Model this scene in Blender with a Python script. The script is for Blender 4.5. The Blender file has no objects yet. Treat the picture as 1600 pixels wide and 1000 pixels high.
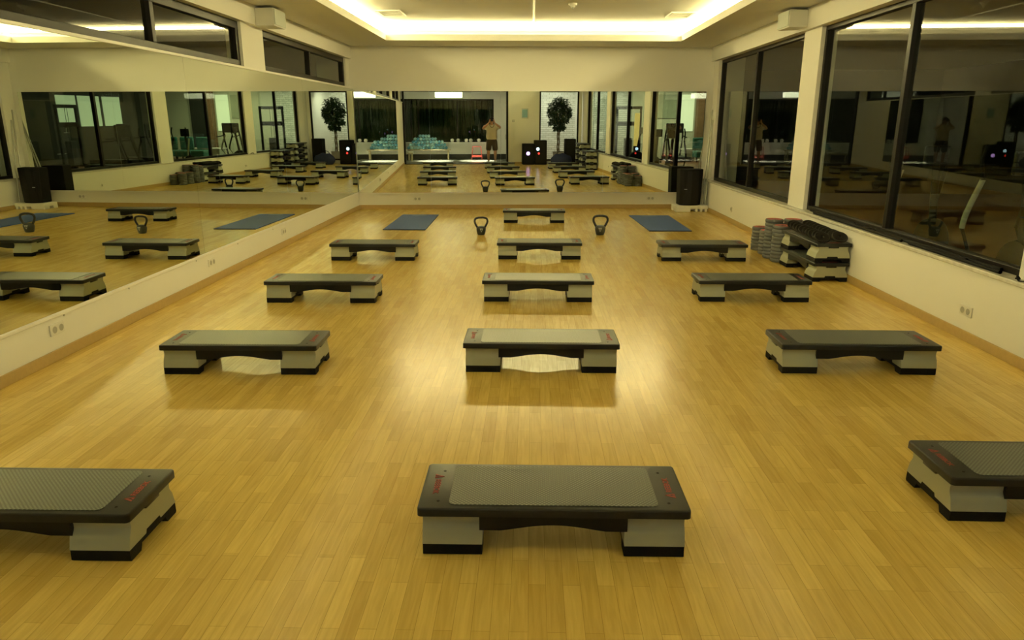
import bpy, bmesh, math, random
from mathutils import Vector, Matrix, Euler
random.seed(7)
C = bpy.context.scene.collection
PI = math.pi

# ------------------------------------------------------------------ camera
cam = bpy.data.cameras.new('camera')
cam.sensor_width = 36.0
cam.lens = 1115.156 / 1600 * 36.0
cam.clip_start = 0.005
cam_o = bpy.data.objects.new('camera', cam)
C.objects.link(cam_o)
R3 = Matrix(((0.9996401084, -0.0076533565, 0.0257114713),
             (0.0268212135, 0.2663609690, -0.9635001073),
             (0.0005254774, 0.9638429646, 0.2664703802)))
cam_o.matrix_world = Matrix.Translation((0, 0, 1.7044)) @ R3.to_4x4()
bpy.context.scene.camera = cam_o
# ------------------------------------------------------------------ world: night outside
w = bpy.data.worlds.new('night'); bpy.context.scene.world = w; w.use_nodes = True
w.node_tree.nodes['Background'].inputs[0].default_value = (0.35, 0.45, 0.3, 1)
w.node_tree.nodes['Background'].inputs[1].default_value = 0.004
# ------------------------------------------------------------------ exposure
vs = bpy.context.scene.view_settings
vs.view_transform = 'Standard'; vs.look = 'None'; vs.exposure = 0.0; vs.gamma = 1.0
vs.use_curve_mapping = False
LAMP = (1.0, 0.85, 0.38)      # warm lamp colour as the photo's white balance shows it
COVE = 87.0                   # strength of the cove strips
GYMC = (0.95, 1.0, 0.66)

def lamp(name, kind, loc, energy, color=LAMP, size=0.2, rot=(0, 0, 0), spot=1.2, sy=None, blend=0.6):
    l = bpy.data.lights.new(name, kind); l.energy = energy; l.color = color
    if kind == 'AREA':
        l.size = size
        if sy: l.shape = 'RECTANGLE'; l.size_y = sy
    elif kind == 'SPOT':
        l.spot_size = spot; l.spot_blend = blend; l.shadow_soft_size = size
    else: l.shadow_soft_size = size
    o = bpy.data.objects.new(name, l); o.location = loc; o.rotation_euler = rot; C.objects.link(o)
    return o

# corridor down lights behind the photographer
for lx, ly in ((-2.35, -1.9), (-1.48, -1.7), (-0.55, -1.9)):
    lamp('corridor_spot', 'SPOT', (lx, ly, 2.82), 2600, (1, .93, .72), 0.04, spot=0.62)
# light well with the brick wall and plant
lamp('brick_lamp', 'AREA', (2.5, -1.2, 2.85), 42, (1, .97, .80), 1.6, rot=(math.radians(-25), 0, 0), sy=0.3)
# neighbouring gym room
lamp('gym_lamp', 'AREA', (5.0, -0.9, 3.15), 85, (.95, 1, .78), 1.6, sy=.8)
lamp('gym_lamp', 'AREA', (8.2, -0.9, 3.15), 85, (1, .98, .66), 2.5, sy=1.0)

# ------------------------------------------------------------------ dimensions
XL, XR, YB, B, HC = -3.513, 3.528, 14.79, 0.053, 3.132
HU = 3.45
REAR = 0.30
def yb(x): return YB + math.tan(B) * x

# ------------------------------------------------------------------ materials
def mat(name, col, rough=0.6, metal=0.0, bump=0.0, bscale=60, var=0.0, vscale=8, emit=None, est=0, coat=0, spec=0.5, trans=0):
    m = bpy.data.materials.new(name); m.use_nodes = True
    nt = m.node_tree; b = nt.nodes['Principled BSDF']
    b.inputs['Base Color'].default_value = (*col, 1)
    b.inputs['Roughness'].default_value = rough
    b.inputs['Metallic'].default_value = metal
    b.inputs['Specular IOR Level'].default_value = spec
    b.inputs['Coat Weight'].default_value = coat
    tc = nt.nodes.new('ShaderNodeTexCoord')
    if var > 0:
        n = nt.nodes.new('ShaderNodeTexNoise'); n.inputs['Scale'].default_value = vscale; n.inputs['Detail'].default_value = 4
        nt.links.new(tc.outputs['Object'], n.inputs['Vector'])
        mx = nt.nodes.new('ShaderNodeMix'); mx.data_type = 'RGBA'
        mx.inputs[6].default_value = (*[c * (1 - var) for c in col], 1)
        mx.inputs[7].default_value = (*[min(1, c * (1 + var)) for c in col], 1)
        nt.links.new(n.outputs['Fac'], mx.inputs[0]); nt.links.new(mx.outputs[2], b.inputs['Base Color'])
    if bump > 0:
        n = nt.nodes.new('ShaderNodeTexNoise'); n.inputs['Scale'].default_value = bscale; n.inputs['Detail'].default_value = 3
        nt.links.new(tc.outputs['Object'], n.inputs['Vector'])
        bp = nt.nodes.new('ShaderNodeBump'); bp.inputs['Strength'].default_value = bump; bp.inputs['Distance'].default_value = 0.01
        nt.links.new(n.outputs['Fac'], bp.inputs['Height']); nt.links.new(bp.outputs[0], b.inputs['Normal'])
    if emit:
        b.inputs['Emission Color'].default_value = (*emit, 1); b.inputs['Emission Strength'].default_value = est
    return m

M = {}
M['wall'] = mat('painted_wall', (.80, .79, .74), .75, bump=.05, bscale=90, var=.02, vscale=2)
M['ceil'] = mat('painted_ceiling', (.78, .77, .72), .8, bump=.03)
M['trimwhite'] = mat('white_trim', (.82, .81, .76), .45, var=.02)
M['frame'] = mat('dark_window_frame', (.009, .007, .006), .4, bump=.03, spec=.22)
M['baseb'] = mat('wood_baseboard', (.46, .32, .12), .45, var=.12, vscale=30)
M['sill'] = mat('marble_sill', (.62, .60, .54), .25, var=.3, vscale=14)
M['black'] = mat('black_plastic', (.008, .008, .008), .45, bump=.15, bscale=250, spec=.22)
M['blacksoft'] = mat('black_rubber', (.006, .006, .006), .7, bump=.2, bscale=120, spec=.2)
M['deck'] = mat('charcoal_deck_plastic', (.012, .013, .013), .33, bump=.10, bscale=300, spec=.34)
M['riser'] = mat('grey_riser_plastic', (.36, .37, .27), .38, bump=.05, bscale=200)
M['red'] = mat('red_print', (.30, .035, .03), .5)
M['plate'] = mat('grey_rubber_plate', (.12, .125, .13), .6, bump=.25, bscale=90, var=.15)
M['platered'] = mat('red_rubber_ring', (.42, .07, .06), .55)
M['iron'] = mat('cast_iron', (.045, .05, .05), .45, bump=.3, bscale=120, var=.2, vscale=40)
M['ironblack'] = mat('black_handle', (.015, .015, .015), .4)
M['emblem'] = mat('pale_emblem', (.45, .47, .48), .5)
M['mat'] = mat('blue_foam_mat', (.055, .115, .36), .55, bump=.3, bscale=220, var=.08, vscale=20)
M['matedge'] = mat('dark_blue_edge', (.02, .03, .09), .6)
M['matprint'] = mat('grey_blue_print', (.20, .28, .42), .6)
M['socket'] = mat('socket_plastic', (.74, .73, .68), .35)
M['socketin'] = mat('socket_inner', (.40, .39, .35), .5)
M['spk'] = mat('white_speaker', (.75, .75, .70), .5)
M['grille'] = mat('speaker_cloth', (.62, .66, .60), .7, bump=.4, bscale=400)
M['vent'] = mat('vent_metal', (.72, .72, .66), .45)
M['ventin'] = mat('vent_inner', (.35, .36, .30), .6)
M['pole'] = mat('grey_metal_pole', (.42, .42, .38), .35, metal=.6)
M['steel'] = mat('pale_steel', (.55, .57, .55), .35, metal=.3)
M['foam'] = mat('white_polystyrene', (.80, .78, .70), .8, bump=.2, bscale=60)
M['bluebag'] = mat('navy_cloth', (.015, .025, .10), .8, bump=.4, bscale=30)
M['tile'] = mat('pale_tile', (.62, .62, .56), .12, var=.05, vscale=2)
M['gymfloor'] = mat('gym_floor', (.30, .13, .06), .35, var=.15, vscale=3)
M['gymwall'] = mat('gym_wall_paint', (.62, .64, .52), .8, var=.03)
M['gymdark'] = mat('gym_dark_and_unlit', (.03, .032, .026), .6, var=.2)  # dark fittings, and gym walls darkened in colour where the room is unlit
M['towelblue'] = mat('blue_towel', (.15, .42, .55), .9, bump=.8, bscale=90, var=.25, vscale=25)
M['towelwhite'] = mat('white_towel', (.80, .78, .70), .9, bump=.6, bscale=90)
M['skin'] = mat('skin', (.55, .30, .18), .55, var=.06, vscale=20)
M['shirt'] = mat('cream_shirt', (.70, .62, .46), .9, bump=.4, bscale=25)
M['shorts'] = mat('brown_shorts', (.085, .065, .045), .9, bump=.4, bscale=25)
M['hair'] = mat('dark_hair', (.02, .013, .008), .6, bump=.8, bscale=80)
M['lens'] = mat('lens_glass', (.01, .01, .02), .05)
M['eye'] = mat('eye_white', (.7, .7, .68), .3)
M['lip'] = mat('lips', (.4, .14, .10), .5)
M['leaf'] = mat('leaf', (.02, .05, .012), .5, var=.4, vscale=6)
M['bark'] = mat('bark', (.16, .11, .06), .8, bump=.6, bscale=40)
M['pot'] = mat('pale_pot', (.5, .49, .42), .6)
M['redmetal'] = mat('red_metal', (.26, .03, .02), .4)
M['bench'] = mat('bench_wood', (.45, .38, .24), .5, var=.1)
M['green'] = mat('green_upholstery', (.03, .16, .12), .6)
M['brown'] = mat('brown_column', (.22, .12, .06), .7, var=.4, vscale=6)
M['picture'] = mat('picture_print', (.33, .37, .27), .6, var=.35, vscale=4)
M['panel'] = mat('thermostat_face', (.20, .36, .36), .3, emit=(.25, .5, .45), est=.08)
M['ledw'] = mat('lamp_blue_white', (.5, .6, .8), .4, emit=(.5, .75, 1), est=5)
M['ledp'] = mat('lamp_purple', (.5, .2, .8), .4, emit=(.62, .35, 1), est=5)
M['ledr'] = mat('lamp_red', (.7, .05, .05), .4, emit=(1, .04, .03), est=3)
M['cove'] = mat('cove_tube', (.9, .9, .8), .5, emit=LAMP, est=COVE)
M['bulb'] = mat('downlight_bulb', (.9, .9, .8), .5, emit=(1, .96, .70), est=26)
M['panelight'] = mat('lit_diffuser', (.9, .9, .8), .5, emit=(1, .98, .72), est=5)
M['dimscreen'] = mat('dim_lit_panel', (.5, .6, .45), .6, emit=(.85, 1, .68), est=.55)
M['armgrey'] = mat('pale_machine_arm', (.40, .41, .36), .45)
M['discblack'] = mat('black_disc_rubber', (.008, .008, .008), .45, bump=.1, spec=.4)
M['lightwin'] = mat('backlit_screen', (.7, .75, .6), .6, emit=(.9, 1, .72), est=.9)
M['screeny'] = mat('yellow_sign', (.7, .5, .1), .6, emit=(1, .72, .2), est=.9)

def add_hex_bump(m):
    nt = m.node_tree; b = nt.nodes['Principled BSDF']
    tc = nt.nodes.new('ShaderNodeTexCoord'); v = nt.nodes.new('ShaderNodeTexVoronoi')
    v.inputs['Scale'].default_value = 78; v.inputs['Randomness'].default_value = 0.0
    mp = nt.nodes.new('ShaderNodeMapping'); mp.inputs['Rotation'].default_value = (0, 0, math.radians(45))
    nt.links.new(tc.outputs['Object'], mp.inputs[0]); nt.links.new(mp.outputs[0], v.inputs['Vector'])
    r = nt.nodes.new('ShaderNodeValToRGB'); r.color_ramp.elements[0].position = .15; r.color_ramp.elements[1].position = .5
    r.color_ramp.elements[0].color = (.185, .20, .175, 1); r.color_ramp.elements[1].color = (.065, .072, .062, 1)
    nt.links.new(v.outputs['Distance'], r.inputs[0]); nt.links.new(r.outputs[0], b.inputs['Base Color'])
    bp = nt.nodes.new('ShaderNodeBump'); bp.invert = True; bp.inputs['Strength'].default_value = .5; bp.inputs['Distance'].default_value = .002
    nt.links.new(v.outputs['Distance'], bp.inputs['Height']); nt.links.new(bp.outputs[0], b.inputs['Normal'])
M['pad'] = mat('studded_rubber_pad', (.2, .22, .22), .30); add_hex_bump(M['pad'])

def floor_mat():
    m = bpy.data.materials.new('beech_strip_floor'); m.use_nodes = True
    nt = m.node_tree; b = nt.nodes['Principled BSDF']; L = nt.links.new
    tc = nt.nodes.new('ShaderNodeTexCoord'); sp = nt.nodes.new('ShaderNodeSeparateXYZ'); cb = nt.nodes.new('ShaderNodeCombineXYZ')
    L(tc.outputs['Object'], sp.inputs[0]); L(sp.outputs['Y'], cb.inputs['X']); L(sp.outputs['X'], cb.inputs['Y'])
    def brick(wd, rh, off, c1, c2, mort, ms):
        k = nt.nodes.new('ShaderNodeTexBrick'); k.offset = off; k.offset_frequency = 2
        k.inputs['Scale'].default_value = 1; k.inputs['Brick Width'].default_value = wd; k.inputs['Row Height'].default_value = rh
        k.inputs['Mortar Size'].default_value = ms; k.inputs['Mortar Smooth'].default_value = .3; k.inputs['Bias'].default_value = 0
        k.inputs['Color1'].default_value = c1; k.inputs['Color2'].default_value = c2; k.inputs['Mortar'].default_value = mort
        L(cb.outputs[0], k.inputs['Vector']); return k
    k1 = brick(.42, .066, .37, (.79, .565, .145, 1), (.92, .69, .195, 1), (.62, .41, .10, 1), .0011)
    k2 = brick(1.27, .066, .61, (.90, .87, .83, 1), (1, 1, 1, 1), (.92, .9, .86, 1), .0006)
    mx = nt.nodes.new('ShaderNodeMix'); mx.data_type = 'RGBA'; mx.blend_type = 'MULTIPLY'; mx.inputs[0].default_value = 1
    L(k1.outputs['Color'], mx.inputs[6]); L(k2.outputs['Color'], mx.inputs[7])
    mp = nt.nodes.new('ShaderNodeMapping'); mp.inputs['Scale'].default_value = (3, 42, 1); L(cb.outputs[0], mp.inputs[0])
    n = nt.nodes.new('ShaderNodeTexNoise'); n.inputs['Scale'].default_value = 1.3; n.inputs['Detail'].default_value = 6
    n.inputs['Distortion'].default_value = .8; L(mp.outputs[0], n.inputs['Vector'])
    r = nt.nodes.new('ShaderNodeValToRGB'); r.color_ramp.elements[0].position = .35; r.color_ramp.elements[1].position = .65
    r.color_ramp.elements[0].color = (.88, .84, .78, 1); r.color_ramp.elements[1].color = (1, 1, 1, 1); L(n.outputs['Fac'], r.inputs[0])
    m2 = nt.nodes.new('ShaderNodeMix'); m2.data_type = 'RGBA'; m2.blend_type = 'MULTIPLY'; m2.inputs[0].default_value = 1
    L(mx.outputs[2], m2.inputs[6]); L(r.outputs[0], m2.inputs[7]); L(m2.outputs[2], b.inputs['Base Color'])
    b.inputs['Roughness'].default_value = .23; b.inputs['Specular IOR Level'].default_value = .5
    bp = nt.nodes.new('ShaderNodeBump'); bp.inputs['Strength'].default_value = .04; bp.inputs['Distance'].default_value = .002
    L(n.outputs['Fac'], bp.inputs['Height']); L(bp.outputs[0], b.inputs['Normal'])
    return m
M['floor'] = floor_mat()

def brick_mat():
    m = bpy.data.materials.new('white_painted_brick'); m.use_nodes = True
    nt = m.node_tree; b = nt.nodes['Principled BSDF']; L = nt.links.new
    tc = nt.nodes.new('ShaderNodeTexCoord'); mp = nt.nodes.new('ShaderNodeMapping'); mp.inputs['Rotation'].default_value = (math.radians(90), 0, 0)
    L(tc.outputs['Object'], mp.inputs[0])
    k = nt.nodes.new('ShaderNodeTexBrick'); k.inputs['Scale'].default_value = 1; k.inputs['Brick Width'].default_value = .26; k.inputs['Row Height'].default_value = .085
    k.inputs['Mortar Size'].default_value = .008; k.inputs['Color1'].default_value = (.62, .63, .58, 1); k.inputs['Color2'].default_value = (.80, .81, .76, 1)
    k.inputs['Mortar'].default_value = (.42, .43, .38, 1); L(mp.outputs[0], k.inputs['Vector']); L(k.outputs['Color'], b.inputs['Base Color'])
    bp = nt.nodes.new('ShaderNodeBump'); bp.invert = True; bp.inputs['Strength'].default_value = .6; L(k.outputs['Fac'], bp.inputs['Height']); L(bp.outputs[0], b.inputs['Normal'])
    b.inputs['Roughness'].default_value = .8
    return m
M['brick'] = brick_mat()

def towel_variation(m):
    nt = m.node_tree; b = nt.nodes['Principled BSDF']; oi = nt.nodes.new('ShaderNodeObjectInfo')
    r = nt.nodes.new('ShaderNodeValToRGB'); r.color_ramp.elements[0].color = (.08, .30, .46, 1); r.color_ramp.elements[1].color = (.42, .66, .66, 1)
    nt.links.new(oi.outputs['Random'], r.inputs[0]); nt.links.new(r.outputs[0], b.inputs['Base Color'])
towel_variation(M['towelblue'])

def mirror_mat():
    m = bpy.data.materials.new('mirror_glass'); m.use_nodes = True
    b = m.node_tree.nodes['Principled BSDF']
    b.inputs['Base Color'].default_value = (.76, .80, .70, 1); b.inputs['Metallic'].default_value = 1; b.inputs['Roughness'].default_value = .0
    return m
M['mirror'] = mirror_mat()
def glass_mat(name, ior, tint):
    m = bpy.data.materials.new(name); m.use_nodes = True
    nt = m.node_tree; nt.nodes.clear(); L = nt.links.new
    o = nt.nodes.new('ShaderNodeOutputMaterial'); mx = nt.nodes.new('ShaderNodeMixShader')
    t = nt.nodes.new('ShaderNodeBsdfTransparent'); g = nt.nodes.new('ShaderNodeBsdfGlossy'); f = nt.nodes.new('ShaderNodeFresnel')
    t.inputs[0].default_value = (*tint, 1); g.inputs['Roughness'].default_value = 0; f.inputs[0].default_value = ior
    # reflection is computed once, on the outward face of each sheet; the sheet's inner face just transmits
    ge = nt.nodes.new('ShaderNodeNewGeometry'); iv = nt.nodes.new('ShaderNodeMath'); iv.operation = 'SUBTRACT'; iv.inputs[0].default_value = 1
    mu = nt.nodes.new('ShaderNodeMath'); mu.operation = 'MULTIPLY'
    L(ge.outputs['Backfacing'], iv.inputs[1]); L(iv.outputs[0], mu.inputs[0]); L(f.outputs[0], mu.inputs[1])
    L(mu.outputs[0], mx.inputs[0]); L(t.outputs[0], mx.inputs[1]); L(g.outputs[0], mx.inputs[2]); L(mx.outputs[0], o.inputs[0])
    return m
M['glass'] = glass_mat('window_glass', 1.72, (.84, .88, .80))
M['clear'] = glass_mat('clear_glass', 1.4, (.96, .98, .95))

# ------------------------------------------------------------------ mesh helpers
def bx(bm, x0, x1, y0, y1, z0, z1, bev=0.0, seg=2, mtx=None):
    r = bmesh.ops.create_cube(bm, size=1)
    vs_ = r['verts']
    for v in vs_:
        v.co = Vector(((x0 + x1) / 2 + v.co.x * (x1 - x0), (y0 + y1) / 2 + v.co.y * (y1 - y0), (z0 + z1) / 2 + v.co.z * (z1 - z0)))
    geom = vs_
    if bev > 0:
        es = list({e for v in vs_ for e in v.link_edges})
        rr = bmesh.ops.bevel(bm, geom=es, offset=bev, segments=seg, affect='EDGES', profile=0.5)
        geom = list({v for f in rr['faces'] for v in f.verts} | {v for v in vs_ if v.is_valid})
    if mtx is not None:
        bmesh.ops.transform(bm, matrix=mtx, verts=[v for v in geom if v.is_valid])
def box(*a, bev=0.0, seg=2, mtx=None):
    bm = bmesh.new(); bx(bm, *a, bev=bev, seg=seg, mtx=mtx); return bm
def prism(bm, pts, axis, a0, a1):
    """pts: 2D outline; axis: extrusion axis ('x': pts are (y,z); 'y': (x,z); 'z': (x,y))"""
    def P(p, t):
        return {'x': (t, p[0], p[1]), 'y': (p[0], t, p[1]), 'z': (p[0], p[1], t)}[axis]
    A = [bm.verts.new(P(p, a0)) for p in pts]; Bv = [bm.verts.new(P(p, a1)) for p in pts]
    n = len(pts)
    bm.faces.new(A); bm.faces.new(list(reversed(Bv)))
    for i in range(n):
        j = (i + 1) % n
        bm.faces.new((A[j], A[i], Bv[i], Bv[j]))
    bmesh.ops.recalc_face_normals(bm, faces=bm.faces)
def lathe(bm, prof, seg=32, mtx=None, cap=True):
    rings = []
    for r, z in prof:
        if r < 1e-5: rings.append([bm.verts.new((0, 0, z))])
        else: rings.append([bm.verts.new((r * math.cos(2 * PI * i / seg), r * math.sin(2 * PI * i / seg), z)) for i in range(seg)])
    for a, b in zip(rings, rings[1:]):
        for i in range(seg):
            j = (i + 1) % seg
            if len(a) == 1 and len(b) == 1: continue
            if len(a) == 1: bm.faces.new((a[0], b[j], b[i]))
            elif len(b) == 1: bm.faces.new((a[i], a[j], b[0]))
            else: bm.faces.new((a[i], a[j], b[j], b[i]))
    if cap:
        for k in (0, -1):
            if len(rings[k]) > 1: bm.faces.new(rings[k] if k else list(reversed(rings[k])))
    if mtx is not None: bmesh.ops.transform(bm, matrix=mtx, verts=[v for rg in rings for v in rg])
    bmesh.ops.recalc_face_normals(bm, faces=bm.faces)
def tube(bm, pts, r, seg=10, closed=False, cap=True):
    pts = [Vector(p) for p in pts]; n = len(pts)
    rs = r if isinstance(r, (list, tuple)) else [r] * n
    rings = []; up = None
    for i, p in enumerate(pts):
        if closed: t = (pts[(i + 1) % n] - pts[i - 1]).normalized()
        else: t = (pts[min(i + 1, n - 1)] - pts[max(i - 1, 0)]).normalized()
        if up is None: up = t.orthogonal().normalized()
        else: up = (up - t * up.dot(t)).normalized()
        s = t.cross(up)
        rings.append([bm.verts.new(p + (up * math.cos(2 * PI * k / seg) + s * math.sin(2 * PI * k / seg)) * rs[i]) for k in range(seg)])
    m = n if closed else n - 1
    for i in range(m):
        a, b = rings[i], rings[(i + 1) % n]
        for k in range(seg):
            j = (k + 1) % seg; bm.faces.new((a[k], a[j], b[j], b[k]))
    if not closed and cap:
        bm.faces.new(list(reversed(rings[0]))); bm.faces.new(rings[-1])
    bmesh.ops.recalc_face_normals(bm, faces=bm.faces)
def smoothpts(pts, n=6, closed=False):
    P = [Vector(p) for p in pts]; out = []; N = len(P); rng = N if closed else N - 1
    for i in range(rng):
        p0 = P[i - 1] if (closed or i > 0) else P[0]; p1 = P[i]; p2 = P[(i + 1) % N]; p3 = P[(i + 2) % N] if (closed or i + 2 < N) else P[-1]
        for k in range(n):
            t = k / n
            out.append(.5 * ((2 * p1) + (-p0 + p2) * t + (2 * p0 - 5 * p1 + 4 * p2 - p3) * t * t + (-p0 + 3 * p1 - 3 * p2 + p3) * t ** 3))
    if not closed: out.append(P[-1])
    return out
def obj(name, bm, m, parent=None, smooth=False, loc=None, rotz=None):
    me = bpy.data.meshes.new(name)
    if isinstance(bm, bmesh.types.BMesh): bm.to_mesh(me); bm.free()
    else: me = bm
    me.materials.clear(); me.materials.append(M[m] if isinstance(m, str) else m)
    if smooth:
        me.polygons.foreach_set('use_smooth', [True] * len(me.polygons))
        try: me.set_sharp_from_angle(angle=math.radians(38))
        except Exception: pass
    o = bpy.data.objects.new(name, me); C.objects.link(o)
    if parent: o.parent = parent
    if loc is not None: o.location = loc
    if rotz is not None: o.rotation_euler = (0, 0, rotz)
    return o
def tag(o, label, cat, group=None, kind=None):
    o['label'] = label; o['category'] = cat
    if group: o['group'] = group
    if kind: o['kind'] = kind
    return o
def thing(name, label, cat, loc=(0, 0, 0), rotz=0, group=None):
    o = bpy.data.objects.new(name, None); C.objects.link(o); o.location = loc; o.rotation_euler = (0, 0, rotz)
    o.empty_display_size = .1
    return tag(o, label, cat, group)
def struct(name, bm, m, parent=None, **k):
    o = obj(name, bm, m, parent, **k)
    if not parent: o['kind'] = 'structure'
    return o
def dup(root, loc, rotz, label=None, group=None, rx=0, ry=0):
    r = root.copy(); C.objects.link(r); r.location = loc; r.rotation_euler = (rx, ry, rotz)
    if label: r['label'] = label
    if group: r['group'] = group
    for ch in list(root.children):
        c = ch.copy(); C.objects.link(c); c.parent = r
        for g in list(ch.children):
            d = g.copy(); C.objects.link(d); d.parent = c
    return r
def rrect(x0, x1, y0, y1, r, n=5):
    pts = []
    for cx, cy, a in ((x1 - r, y1 - r, 0), (x0 + r, y1 - r, 90), (x0 + r, y0 + r, 180), (x1 - r, y0 + r, 270)):
        for k in range(n + 1):
            t = math.radians(a + 90 * k / n); pts.append((cx + r * math.cos(t), cy + r * math.sin(t)))
    return pts
def text_mesh(body, size, mtx, depth=.0006):
    cu = bpy.data.curves.new('lettering', 'FONT'); cu.body = body; cu.size = size; cu.extrude = depth
    cu.align_x = 'LEFT'; cu.offset = 0.0006
    o = bpy.data.objects.new('lettering', cu); C.objects.link(o)
    dg = bpy.context.evaluated_depsgraph_get(); me = bpy.data.meshes.new_from_object(o.evaluated_get(dg))
    bpy.data.objects.remove(o); me.transform(mtx); return me
def bcombine(meshes):
    bm = bmesh.new()
    for me in meshes: bm.from_mesh(me)
    return bm
BWM = Matrix.Translation((0, YB, 0)) @ Matrix.Rotation(B, 4, 'Z')   # back wall frame: local y<0 is the room

# ================================================================== ROOM SHELL
bm = bmesh.new()
prism(bm, [(XL - .3, .16), (XR + .3, .16), (XR + .3, yb(XR) + .2), (XL - .3, yb(XL) + .2)], 'z', -.1, 0)
struct('floor', bm, 'floor')
# back wall
struct('wall_back', box(-4.2, 4.2, 0, .2, 0, HC + .5, mtx=BWM), 'wall')
struct('baseboard_back', box(-3.50, 3.50, -.014, 0, 0, .082, bev=.004, mtx=BWM), 'baseb')
# left wall: lower wall, piers and header are one wall
bm = bmesh.new()
bx(bm, XL - .28, XL, REAR - .2, yb(XL), 0, 2.36)
bx(bm, XL - .28, XL, REAR - .2, yb(XL), 2.895, HC + .5)
for y0, y1 in ((.1, .9), (4.2, 4.86), (9.28, 10.02), (14.36, yb(XL))):
    bx(bm, XL - .26, XL - .06, y0, y1, 2.36, 2.895)
struct('wall_left', bm, 'wall')
struct('baseboard_left', box(XL, XL + .014, REAR, yb(XL), 0, .082, bev=.004), 'baseb')
bm = bmesh.new()
bx(bm, XR, XR + .30, REAR - .2, yb(XR), 0, .565)
bx(bm, XR, XR + .28, REAR - .2, yb(XR), 2.862, HC + .5)
for y0, y1 in ((.1, .95), (4.70, 5.25), (9.60, 10.18), (14.62, yb(XR))):
    bx(bm, XR + .065, XR + .27, y0, y1, .565, 2.862)
struct('wall_right', bm, 'wall')
struct('baseboard_right', box(XR - .014, XR, REAR, yb(XR), 0, .082, bev=.004), 'baseb')
struct('trim_1', box(XR - .022, XR + .30, .95, yb(XR) - .01, .565, .600, bev=.006), 'sill')
struct('trim_2', box(XL - .1, XL + .022, REAR, yb(XL), 2.335, 2.362, bev=.004), 'trimwhite')
# rear wall (behind the camera, seen in the mirrors)
bm = bmesh.new()
bx(bm, .60, 1.83, REAR - .2, REAR, 0, HC)
bx(bm, XL, XR, REAR - .2, REAR, 2.80, HC + .5)
bx(bm, 3.40, XR, REAR - .2, REAR, 0, 2.80)
bx(bm, 1.83, 3.40, REAR - .2, REAR, 0, .12)
struct('wall_rear', bm, 'wall')
struct('baseboard_rear', box(.66, 1.83, REAR, REAR + .014, 0, .082, bev=.004), 'baseb')

# ceiling: lower soffit ring with its lip, and the raised field
def ring_ceiling():
    yN = 1.3
    o = [(XL - .3, .1), (XR + .3, .1), (XR + .3, yb(XR) + .2), (XL - .3, yb(XL) + .2)]
    def loop(x0, x1, off): return [(x0, yN + (-off if off else 0)), (x1, yN - off), (x1, yb(x1) - 1.0 + off), (x0, yb(x0) - 1.0 + off)]
    a = loop(-2.63, 2.70, 0); c = loop(-2.95, 3.02, .32)
    bm = bmesh.new()
    V = lambda pts, z: [bm.verts.new((x, y, z)) for x, y in pts]
    O0, A0 = V(o, HC), V(a, HC)
    A1 = V(a, HC + .105); C1 = V(c, HC + .105)
    # thin upstand at the lip edge
    lip = [(-2.63 - .02, yN - .02), (2.72, yN - .02), (2.72, yb(2.72) - .98), (-2.65, yb(-2.65) - .98)]
    C2 = V(c, HU); 
    for P, Q in ((O0, A0), (A0, A1), (A1, C1), (C1, C2)):
        for i in range(4):
            j = (i + 1) % 4; bm.faces.new((P[i], P[j], Q[j], Q[i]))
    bm.faces.new(C2)
    O2 = V(o, HU + .15)
    bm.faces.new(O2)
    for i in range(4):
        j = (i + 1) % 4; bm.faces.new((O0[i], O0[j], O2[j], O2[i]))
    return bm, c
bm, cl = ring_ceiling()
struct('ceiling', bm, 'ceil')
def cove_strip(p, q, name_lab):
    p = Vector((*p, 0)); q = Vector((*q, 0)); t = (q - p).normalized(); n = Vector((-t.y, t.x, 0))
    a = p + t * .06 + n * .035; b_ = q - t * .06 + n * .035
    r = thing('cove_light', name_lab, 'light strip', (a + b_) / 2 + Vector((0, 0, HU - .12)), math.atan2(t.y, t.x), )
    L = (b_ - a).length / 2
    obj('fitting', box(-L, L, -.034, .012, 0, .035, bev=.004), 'trimwhite', r)
    bm = bmesh.new(); tube(bm, [(-L + .02, 0, .068), (L - .02, 0, .068)], .026, 12); obj('tube', bm, 'cove', r, smooth=True)
cove_strip(cl[0], cl[1], 'glowing strip hidden in the ceiling cove nearest the camera')
cove_strip(cl[1], cl[2], 'glowing strip in the ceiling cove along the window side')
cove_strip(cl[2], cl[3], 'glowing strip in the ceiling cove above the end mirror')
cove_strip(cl[3], cl[0], 'glowing strip in the ceiling cove along the mirror side')
# conduit, vents, detector on the raised field
bm = bmesh.new(); tube(bm, [(.02, 3.0, HU - .014), (.02, 13.9, HU - .014)], .013, 10)
tag(obj('ceiling_conduit', bm, 'trimwhite', smooth=True), 'thin pale pipe running along the middle of the raised ceiling', 'pipe')
def vent(x, y, lab):
    t = thing('ceiling_vent', lab, 'vent', (x, y, HU))
    bm = bmesh.new()
    for a in ((-.2, .2, -.3, -.26), (-.2, .2, .26, .3), (-.2, -.16, -.26, .26), (.16, .2, -.26, .26)): bx(bm, *a, -.022, 0, bev=.003)
    obj('frame', bm, 'vent', t)
    obj('backing', box(-.16, .16, -.26, .26, -.003, 0), 'ventin', t)
    bm = bmesh.new()
    for k in range(5): bx(bm, -.16, .16, -.2 + k * .1 - .012, -.2 + k * .1 + .012, -.014, -.004)
    obj('louvre', bm, 'vent', t)
vent(-2.33, 12.6, 'square air vent in the ceiling on the mirror side')
vent(2.46, 12.9, 'square air vent in the ceiling on the window side')
t = thing('smoke_detector', 'small round smoke detector on the raised ceiling right of the pipe', 'detector', (.61, 11.75, HU))
bm = bmesh.new(); lathe(bm, [(.0, -.055), (.03, -.055), (.042, -.03), (.06, -.028), (.065, 0)], 24); obj('housing', bm, 'vent', t, smooth=True)
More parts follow.
